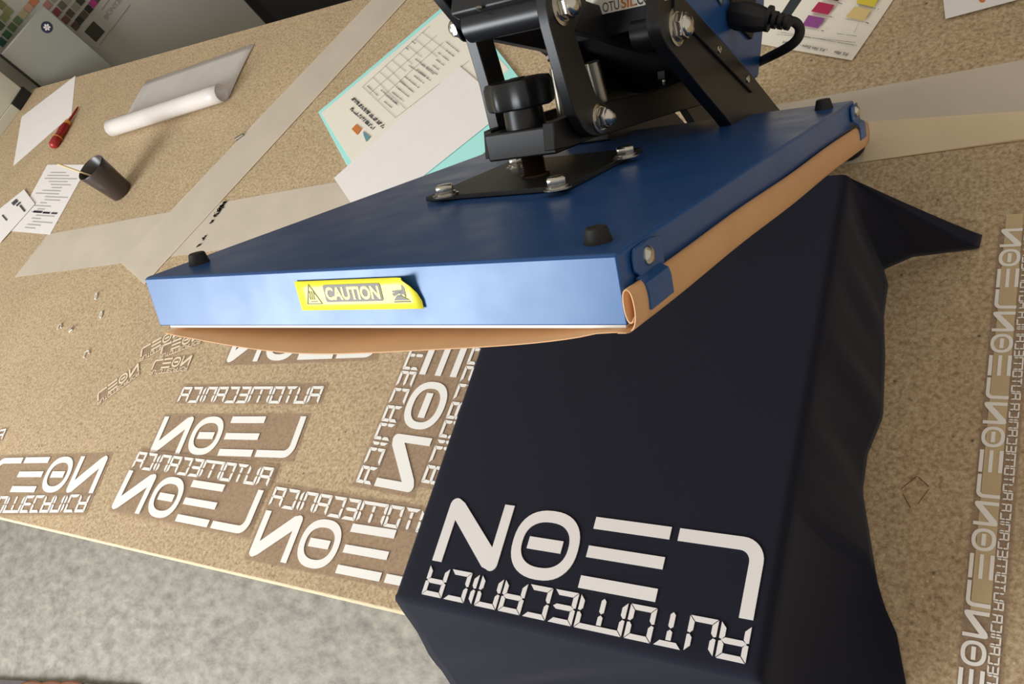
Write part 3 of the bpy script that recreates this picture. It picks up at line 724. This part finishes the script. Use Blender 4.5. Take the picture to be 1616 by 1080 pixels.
# curled clear sheet
s0, s1 = at((402, 70)), at((230, 130)); t0, t1 = at((352, 172)), at((176, 222))
back0, back1 = s0, s1
fr0, fr1 = at((356, 168)), at((182, 222))
G = []; rr_ = .021
for i in range(13):
    t = i/12; B_ = back0+(back1-back0)*t; F_ = fr0+(fr1-fr0)*t; B_[2] = 0; F_[2] = 0
    dv = nrm(F_-B_); Lh = np.linalg.norm(F_-B_)-rr_
    r = []
    for k in range(10): r.append(B_+dv*(Lh*k/9)+np.array([0, 0, .0015+.002*math.sin(k/9*3.1)]))
    E0 = B_+dv*Lh
    for k in range(1, 25):
        a_ = k/24*math.radians(430); q_ = rr_*(1-.12*k/24)
        r.append(E0+dv*q_*math.sin(a_)+np.array([0, 0, .0015+rr_-q_*math.cos(a_)+ .0]))
    G.append(r)
cs = MB().grid(G).build('curled_plastic_sheet', 'sheet_film', None, smooth=True, angle=180, solid=.0004, recalc=False)
tag(cs, 'milky plastic sheet whose front edge has curled into a white tube', 'plastic sheet')
cs['_w'] = tuple(cs.location)
# papers at left
def paper(name, pts, label, cat='paper', m='paper', z=.0006, lift=0.0, n=10, group=None):
    A, B, Cc, D = (at(p, z) for p in pts)     # A-B one edge, D-C opposite
    G = [[(A+(B-A)*(j/n))*(1-i/n)+(D+(Cc-D)*(j/n))*(i/n)+np.array([0, 0, lift*((i/n-.5)**2*2+((j/n)-.3)**2)]) for j in range(n+1)] for i in range(n+1)]
    o = MB().grid(G).build(name, m, None, smooth=False, solid=.0003, recalc=False)
    N_ = np.cross(B-A, D-A)
    tag(o, label, cat, group); o['_w'] = tuple(o.location); return o, (A, B, Cc, D)
def bil(Q, u, v, dz=.0008):
    A, B, Cc, D = Q; return (A+(B-A)*u)*(1-v)+(D+(Cc-D)*u)*v+np.array([0, 0, dz])
def bars(Q, items, m, parent, name='printing', dz=.0008, th=.0002):
    b_ = MB()
    for (u0, v0, u1, v1) in items: b_.prism([bil(Q, u0, v0, dz), bil(Q, u1, v0, dz), bil(Q, u1, v1, dz), bil(Q, u0, v1, dz)], (0, 0, th))
    return b_.build(name, m, parent)
paper('sheet_of_paper', [(119, 119.5), (34, 184.5), (21, 262), (113, 181)], 'blank white sheet of paper partly under the red screwdriver', lift=.0)
p2, Q2 = paper('printed_sheet', [(75, 260), (140, 260), (79, 370.5), (18, 365)], 'printed order sheet with faint text under the dark cup', z=.0006)
it = [(random.uniform(.1, .5), v, random.uniform(.5, .95), v+.012) for v in np.arange(.12, .97, .045)]
bars(Q2, it, 'ink_faint', p2)
bars(Q2, [(.55, .70, .72, .725), (.76, .70, .90, .725), (.3, .69, .52, .72)], 'ink', p2)
p3, Q3 = paper('printed_slip', [(38, 299), (55, 322), (0, 384), (-28, 352)], 'small printed slip lying half over the order sheet at the left edge', z=.003)
bars(Q3, [(.15, .22, .32, .34), (.38, .20, .46, .30), (.52, .22, .9, .26), (.3, .6, .6, .63)], 'ink', p3, dz=.0012)
# folder
F0, F1, F2, F3 = at((503, 178), .0005), at((598, 325), .0005), at((800, 400), .0005), at((730, -10), .0005)
fold = MB().prism([at(p, .0016) for p in [(503, 178), (560, 283), (700, 300), (850, 165), (825, 130), (735, 15), (704, 8)]], (0, 0, .0022)).build('folder', 'turquoise', bevel=.0006)
tag(fold, 'turquoise card folder lying open under loose papers behind the press', 'folder')
pf_, Qf = paper('form_sheet', [(709, 9), (507, 178.5), (590, 312), (803, 109)], 'printed form with table, orange logo and bold heading on the folder', z=.0042, m='paper_warm')
L_ = MB()
def fline(p, q, w_=.0006, z=.0052):
    a_, b_ = at(p, z), at(q, z); d_ = nrm(b_-a_); n_ = np.array([-d_[1], d_[0], 0])*w_/2; L_.prism([a_-n_, b_-n_, b_+n_, a_+n_], (0, 0, .0002))
for p, q in (((572, 137), (624, 186)), ((572, 137), (678, 41)), ((624, 186), (740, 96)), ((588, 122), (640, 172)), ((598, 113), (632, 142)), ((608, 104), (652, 146)), ((618, 95), (640, 113)), ((630, 84), (650, 101)), ((643, 72), (665, 90)), ((655, 62), (690, 90)), ((666, 51), (705, 80)), ((583, 148), (690, 55)), ((596, 159), (700, 66))):
    fline(p, q)
L_.build('ruled_table', 'ink_light', pf_)
tb = MB()
def tline(p, q, hpx, z=.0052, dens=.8):
    a_, b_ = at(p, z), at(q, z); d_ = b_-a_; Ln = np.linalg.norm(d_); d_ = d_/Ln; n_ = np.array([-d_[1], d_[0], 0]); s = 0
    while s < Ln:
        w_ = hpx*random.uniform(.5, 1.1)
        if random.random() < dens: tb.prism([a_+d_*s-n_*hpx/2, a_+d_*min(Ln, s+w_)-n_*hpx/2, a_+d_*min(Ln, s+w_)+n_*hpx/2, a_+d_*s+n_*hpx/2], (0, 0, .0002))
        s += w_*1.15
for k in range(13):
    t = k/12; px = 632+t*95; py = 170-t*85
    n_ = random.uniform(18, 38); tline((px-n_*.75, py-n_*.62), (px-3, py-3), .0016)
for p, q in (((579, 135), (596, 151)), ((601, 142), (626, 163)), ((606, 160), (618, 170)), ((645, 103), (680, 128)), ((655, 93), (690, 118)), ((640, 75), (645, 79)), ((650, 65), (655, 69))): tline(p, q, .0016)
tb.build('fine_print', 'ink_light', pf_)
tb = MB(); random.seed(5)
def heading(p, q, h, z=.0052):
    a_, b_ = at(p, z), at(q, z); d_ = b_-a_; Ln = np.linalg.norm(d_); d_ = d_/Ln; n_ = np.array([-d_[1], d_[0], 0]); s_ = 0; k_ = 0
    while s_ < Ln:
        w_ = .0016*random.uniform(.7, 1.3); h0, h1 = random.choice([(-.5, .5), (-.5, .5), (-.5, -.1), (.1, .5)])
        if k_ % 8 != 7: tb.prism([a_+d_*s_+n_*h*h0, a_+d_*(s_+w_)+n_*h*h0, a_+d_*(s_+w_)+n_*h*h1, a_+d_*s_+n_*h*h1], (0, 0, .0002))
        s_ += w_*1.35; k_ += 1
heading((556, 155), (606, 201), .0072); heading((554, 171), (590, 203), .0072)
tb.build('heading', 'ink', pf_)
MB().prism([at(p, .0052) for p in [(562, 196), (571, 203), (564, 213), (555, 204)]], (0, 0, .0003)).build('logo_mark', 'orange_ink', pf_)
MB().prism([at(p, .0052) for p in [(573, 207), (585, 216), (578, 224), (574, 214)]], (0, 0, .0003)).build('logo_mark', 'teal_ink', pf_)
paper('blank_sheet', [(725, 104), (527, 281), (575, 352), (803, 170)], 'blank white sheet on top of the form, its corner reaching past the folder', z=.0060, lift=.0)
# colour chart at right
ch, Qc = paper('colour_chart', [(1345, 97), (1150, 62), (1235, -60), (1412+38, -60)], 'vinyl colour chart with pink, purple and yellow swatches behind the cable', z=.001, m='paper_warm', lift=.003)
cols = [((176, 40, 78), [(1292, 3), (1317, 8), (1307, 23), (1280, 18)]), ((146, 74, 138), [(1276, 24), (1302, 29), (1291, 44.5), (1266, 40)]),
        ((104, 20, 34), [(1310, -14), (1332, -10), (1322, 2), (1303, -3)]), ((222, 200, 60), [(1355, -12), (1390, -8), (1379, 11), (1352, 5)]), ((226, 198, 132), [(1349, 10), (1374, 16), (1364, 33), (1335, 26)])]
for i, (c_, ps) in enumerate(cols):
    mat('swatch_%s' % 'abcde'[i], c_, .5, noise_amt=.02)
    MB().prism([at(p, .0046) for p in ps], (0, 0, .0002)).build('swatch', 'swatch_%s' % 'abcde'[i], ch)
tb = MB(); random.seed(3)
for p, q, h_ in (((1322, 4), (1329, 6), .0016), ((1310, 26), (1315, 28), .0016), ((1296, 48), (1300, 49), .0016), ((1380, 13), (1387, 15), .0016), ((1366, 35), (1371, 37), .0016),
                 ((1228, 50), (1352, 72), .0008), ((1226, 54), (1350, 67), .0007), ((1352, 6), (1378, 13), .0006), ((1284, 22), (1310, 27), .0006), ((1262, 43), (1296, 49), .0006), ((1334, 30), (1364, 35), .0006), ((1320, 53), (1352, 57), .0008), ((1355, 36), (1348, 52), .0004)):
    tline(p, q, h_, z=.0046, dens=.85)
tb.build('fine_print', 'ink_light', ch)
tb = MB()
cA, cB = at((1340, 84), .0046), at((1222, 62), .0046); cx_ = nrm(cB-cA); cy_ = np.array([cx_[1], -cx_[0], 0]); cy_ = cy_*np.sign(cy_@(at((1340, 95))-at((1340, 84))))*1
cy_ = -cy_ if (cy_@np.array([0, 1, 0])) > 0 else cy_
for s_, o_ in (('P.S. Film', 0.0), ('- P.S. Film Extra -', .027), ('P.S. Sport', .068)):
    add_text(tb, s_, cA+cx_*o_*1.15, cx_, cy_, .0062, offset=.02, shear=.1)
tb.build('title', 'ink', ch, label='printed line with film names')
pr, Qr = paper('sheet_of_paper', [(1492, 30), (1484, -40), (1700, -60), (1605, 0)], 'white sheet with an orange mark at the top right corner', z=.004, lift=0)
MB().prism([at((1550+5*math.cos(a_), 0+4*math.sin(a_)), .0046) for a_ in np.linspace(0, 5.9, 10)], (0, 0, .0003)).build('orange_mark', 'orange_ink', pr)

# ------------------------------------------------------------------ cup with stirrer
# cup stands on the bench: base centre and height found from the picture
cb = at((193, 303), 0); cup_h = .088
cup = empty('cup', (cb[0], cb[1], 0), 'dark brown tumbler standing beside the order sheet', 'cup')
MB().lathe((cb[0], cb[1], 0), (0, 0, 1), [(.002, .0005), (.024, .0), (.0265, .002), (.0345, cup_h-.001), (.0338, cup_h), (.0325, cup_h-.001), (.0245, .006), (.002, .005)], 48).build('body', 'cup', cup, smooth=True, angle=60)
topc = np.array([cb[0], cb[1], cup_h])
sA = np.array([cb[0]+.012, cb[1]-.004, .035]); 
qt = plane_pt((91, 259), (0, cb[1]-.012, 0), (0, 1, 0))
stk = MB().tube([sA, qt], .0022, 8).build('stirrer', 'wood_stick', None, smooth=True)
tag(stk, 'thin pale wooden stick leaning out of the dark cup', 'stick')
# screwdriver
A_, B_ = at((82, 232), .012), at((124, 168), .004)
sdv = empty('screwdriver', (A_[0], A_[1], 0), 'red insulated screwdriver lying by the blank sheet', 'screwdriver')
ax = nrm(B_-A_); LL = np.linalg.norm(B_-A_)
MB().lathe(A_, ax, [(.006, 0), (.0115, .006), (.0125, .022), (.0118, .03), (.0105, .045), (.0122, .06), (.0095, .078), (.0085, LL*.56)], 20).build('handle', 'red', sdv, smooth=True, angle=60)
MB().lathe(A_+ax*.030, ax, [(.0124, 0), (.0124, .003)], 20).build('ring', 'yellow_ring', sdv, smooth=True)
MB().lathe(A_+ax*LL*.54, ax, [(.0094, 0), (.009, .010)], 20).build('ring', 'yellow_ring', sdv, smooth=True)
MB().lathe(A_+ax*LL*.58, ax, [(.0034, 0), (.003, LL*.30), (.0026, LL*.36), (.001, LL*.42)], 12).build('shaft', 'red', sdv, smooth=True)
# little metal bit
A_, B_ = at((372, 220), .004), at((384, 212), .004)
o = MB().tube([A_, B_], [.0036, .0030], 10).build('metal_pin', 'steel_dull', None, smooth=True); tag(o, 'tiny metal pin beside the slanting plastic strip', 'pin')
# weeded vinyl crumbs
crumbs = [((152, 468), 'small white vinyl ring, topmost of the loose bits left of the press', 'o'), ((160, 497), 'white vinyl ring just below the topmost loose bit', 'o'), ((95, 515), 'slim hooked white vinyl bit, farthest left', 'u'),
          ((112, 521), 'white vinyl crumb with a dark raised corner', 'd'), ((138, 558), 'white vinyl arch, lowest of the loose bits', 'n')]
for (p, lab, kd) in crumbs:
    c_ = at(p, .001); cm = MB()
    if kd == 'o': pts = [(.0045*math.cos(a_)*.6, .008*math.sin(a_)) for a_ in np.linspace(0, 2*math.pi, 15)]
    elif kd == 'u': pts = [(-.006, -.006), (-.004, .004), (.002, .006), (.005, -.008)]
    elif kd == 'n': pts = [(-.007, -.007), (-.006, .005), (.003, .006), (.006, -.004)]
    else: pts = [(-.004, -.004), (0, .006), (.004, -.002), (-.004, -.004)]
    rt = .5; P_ = [c_+np.array([x*math.cos(rt)-y*math.sin(rt), x*math.sin(rt)+y*math.cos(rt), .0008]) for x, y in pts]
    cm.tube(P_, .0013, 8); o = cm.build('vinyl_scrap', 'vinyl', None, smooth=True)
    tag(o, lab, 'scrap', 'loose vinyl cuttings'); o['_w'] = tuple(o.location)
    if kd == 'd': MB().prism([c_+np.array([.002, .002, .001]), c_+np.array([.010, .006, .004]), c_+np.array([.006, .010, .002])], (0, 0, .001)).build('corner', 'ink', o)

# ------------------------------------------------------------------ background at left
Zv = np.array([0, 0, 1.0])
def wquad(px, off, name, m, th=.02, parent=None):
    return MB().prism([onw(p, off) for p in px], -hn*th).build(name, m, parent)
# swatch poster behind: extends to its right edge
c1 = onw((420, 39), -.07); c0 = onw((370, -12), -.07)
u1 = (c1-pC)@hdir
def wrect(u0, u1_, z0, z1, off, th=.004):
    o_ = pC+hn*off; o_ = np.array([o_[0], o_[1], 0]); return MB().box(o_+hdir*u0+Zv*z0, hdir*(u1_-u0), Zv*(z1-z0), -hn*th)
poster = wrect(-1.3, u1, FZ+.3, .75, -.07).build('swatch_poster', 'poster_white'); tag(poster, 'large colour swatch poster standing behind the bench at left', 'poster')
def sq(px, half, col, nm):
    c_ = onw(px, -.069)
    mm_ = 'pc_%d_%d_%d' % col
    if mm_ not in MATS: mat(mm_, col, .5, noise_amt=.03)
    MB().prism([c_-hdir*half-Zv*half, c_+hdir*half-Zv*half, c_+hdir*half+Zv*half, c_-hdir*half+Zv*half], hn*.001).build('colour_patch', mm_, poster)
SW = [((2.6, 66), (30, 76, 60)), ((11, 54.6), (50, 92, 66)), ((19.5, 43), (82, 104, 66)), ((28, 32.5), (92, 108, 70)), ((37, 22), (166, 150, 110)), ((45, 12), (176, 134, 106)), ((53, 2.6), (178, 104, 64)),
      ((0, 40), (64, 80, 58)), ((7, 28), (116, 124, 76)), ((13, 18), (122, 124, 80)), ((2, 8), (110, 108, 66)),
      ((75, 8), (158, 106, 96)), ((84, -3), (130, 120, 100)), ((89.5, 19), (126, 56, 56)), ((98, 8.4), (92, 92, 76)), ((106, -2), (140, 138, 120)),
      ((104, 31), (108, 70, 52)), ((111, 21), (78, 66, 54)), ((119.6, 11), (134, 134, 116)), ((127, 1.5), (56, 52, 48)),
      ((119, 41), (78, 54, 46)), ((125.5, 32), (40, 34, 28)), ((132.6, 23.4), (72, 66, 54)), ((140, 14.3), (34, 34, 30)), ((147, 5), (160, 48, 112)), ((153, -3), (70, 60, 60))]
for p, c_ in SW: sq(p, .0105, c_, 'x')
sq((149.5, 50), .022, (48, 46, 30), 'x')
ln = MB()
for p, q in (((205, 8), (157, 71)), ((175, -5), (160, 16))):
    a_, b_ = onw(p, -.069), onw(q, -.069); ln.tube([a_, b_], .0012, 6)
ln.build('printed_line', 'ink_light', poster)
tt = MB(); a_ = onw((172, 26), -.0685); add_text(tt, 'ONYX', a_, hdir, Zv, .022, offset=.0); a_ = onw((167.5, 26.5), -.0685)
tt.add([a_+hdir*.007*math.cos(t)+Zv*.007*math.sin(t) for t in np.linspace(0, 6, 14)], [tuple(range(14))])
tt.build('lettering', 'ink_light', poster, label='word ONYX')
# leaning panel with emblem
pan = MB().prism([onw((68, 9), 0), onw((2, 86), 0), onw((72, 139), 0)-Zv*.3, onw((190, 102), 0)-Zv*.3-np.array([0, 0, 0])], -hn*.012)
D4 = onw((68, 9), 0); A4 = onw((2, 86), 0)
ut0 = (A4-pC)@hdir; ut1 = (D4-pC)@hdir; zt = (A4[2]+D4[2])/2
pan = wrect(ut0, ut1, FZ+.12, zt, 0, .012).build('panel', 'panel_grey', bevel=.002); tag(pan, 'plain grey panel with a round dark blue emblem behind the bench', 'panel')
a_ = onw((74, 43), .0005)
MB().add([a_+hdir*.0165*math.cos(t)+Zv*.0165*math.sin(t) for t in np.linspace(0, 6.1, 28)], [tuple(range(28))]).build('emblem', 'emblem_blue', pan, label='round dark blue emblem with white cross')
a_ = onw((74, 43), .0015); em = MB()
for k in range(3):
    t = k*math.pi/3+.3; d_ = hdir*math.cos(t)+Zv*math.sin(t); n_ = -hdir*math.sin(t)+Zv*math.cos(t)
    em.prism([a_-d_*.0095-n_*.0025, a_+d_*.0095-n_*.0025, a_+d_*.0095+n_*.0025, a_-d_*.0095+n_*.0025], hn*.0003)
em.build('emblem_star', 'paper', pan)
MB().box(pC*np.array([1, 1, 0])+hdir*(ut0-.006)+Zv*(FZ+.12)+hn*.001, hdir*.006, Zv*(zt-FZ-.12), -hn*.014).build('edge_seal', 'dark_cabinet', pan, label='dark strip down the near edge')
# white flat case on the bench
b0, b1_, b2_ = at((0, 217)), at((32, 175)), at((50, 148))
bf = b1_+(b0-b1_)*((b1_[1]-.86)/(b1_[1]-b0[1]))
def wl_(p): return np.array([(pC+hn*.012+hdir*((p[1]-pC[1]-hn[1]*.012)/hdir[1]))[0], p[1], 0])
wc = empty('device_case', tuple(b1_), 'tall white device with a black foot corner at the far left, beside the blank sheet', 'device')
MB().prism([bf, b1_, b2_, wl_(b2_), wl_(bf)], Zv*.028).build('base', 'white_case', wc, bevel=.001)
ins = np.array([-.004, 0, .0282])
MB().prism([bf+ins, b1_+ins, b2_+ins+np.array([0, -.004, 0]), wl_(b2_)+ins*np.array([0, 0, 1])+np.array([.001, -.004, 0]), wl_(bf)+np.array([.001, 0, .0282])], Zv*.42).build('body', 'white_case', wc, bevel=.002)
MB().prism([b1_+Zv*.001+Xv*.003, b2_+Zv*.001+Xv*.003, b2_+Zv*.001-Xv*.02+np.array([0, .004, 0]), b1_+Zv*.001-Xv*.02], Zv*.029).build('corner_block', 'black_soft', wc, bevel=.001, label='black foot corner')
# dark cabinet behind the bench
e0 = onw((425, 44), -.07)
cab = MB().abox(c1[0]-.06, c1[0]+3.2, c1[1]+.05, c1[1]+.5, FZ, .9).build('dark_cabinet', 'dark_cabinet', bevel=.003); tag(cab, 'black cabinet standing behind the back edge of the bench', 'cabinet')
# thing on the floor at the bottom left corner
q = [at(p, FZ+.02) for p in [(-80, 1066), (0, 1072), (50, 1074.5), (140, 1078), (210, 1084), (180, 1200), (-80, 1180)]]
o = MB().prism([p-Zv*.02 for p in q], Zv*.02).build('floor_mat', 'mat_grey', bevel=.003); tag(o, 'grey mat with brown pattern on the floor at the bottom left corner', 'mat'); o['_w'] = tuple(o.location)
mt = MB()
for k in range(3):
    mt.tube([at((52+k*30+22*math.cos(t), 1088-11*math.sin(t)), FZ+.0205) for t in np.linspace(.1, 3.0, 10)], .004, 6)
mt.build('pattern', 'copper', o)

for o in bpy.data.objects:
    if '_w' in o: del o['_w']
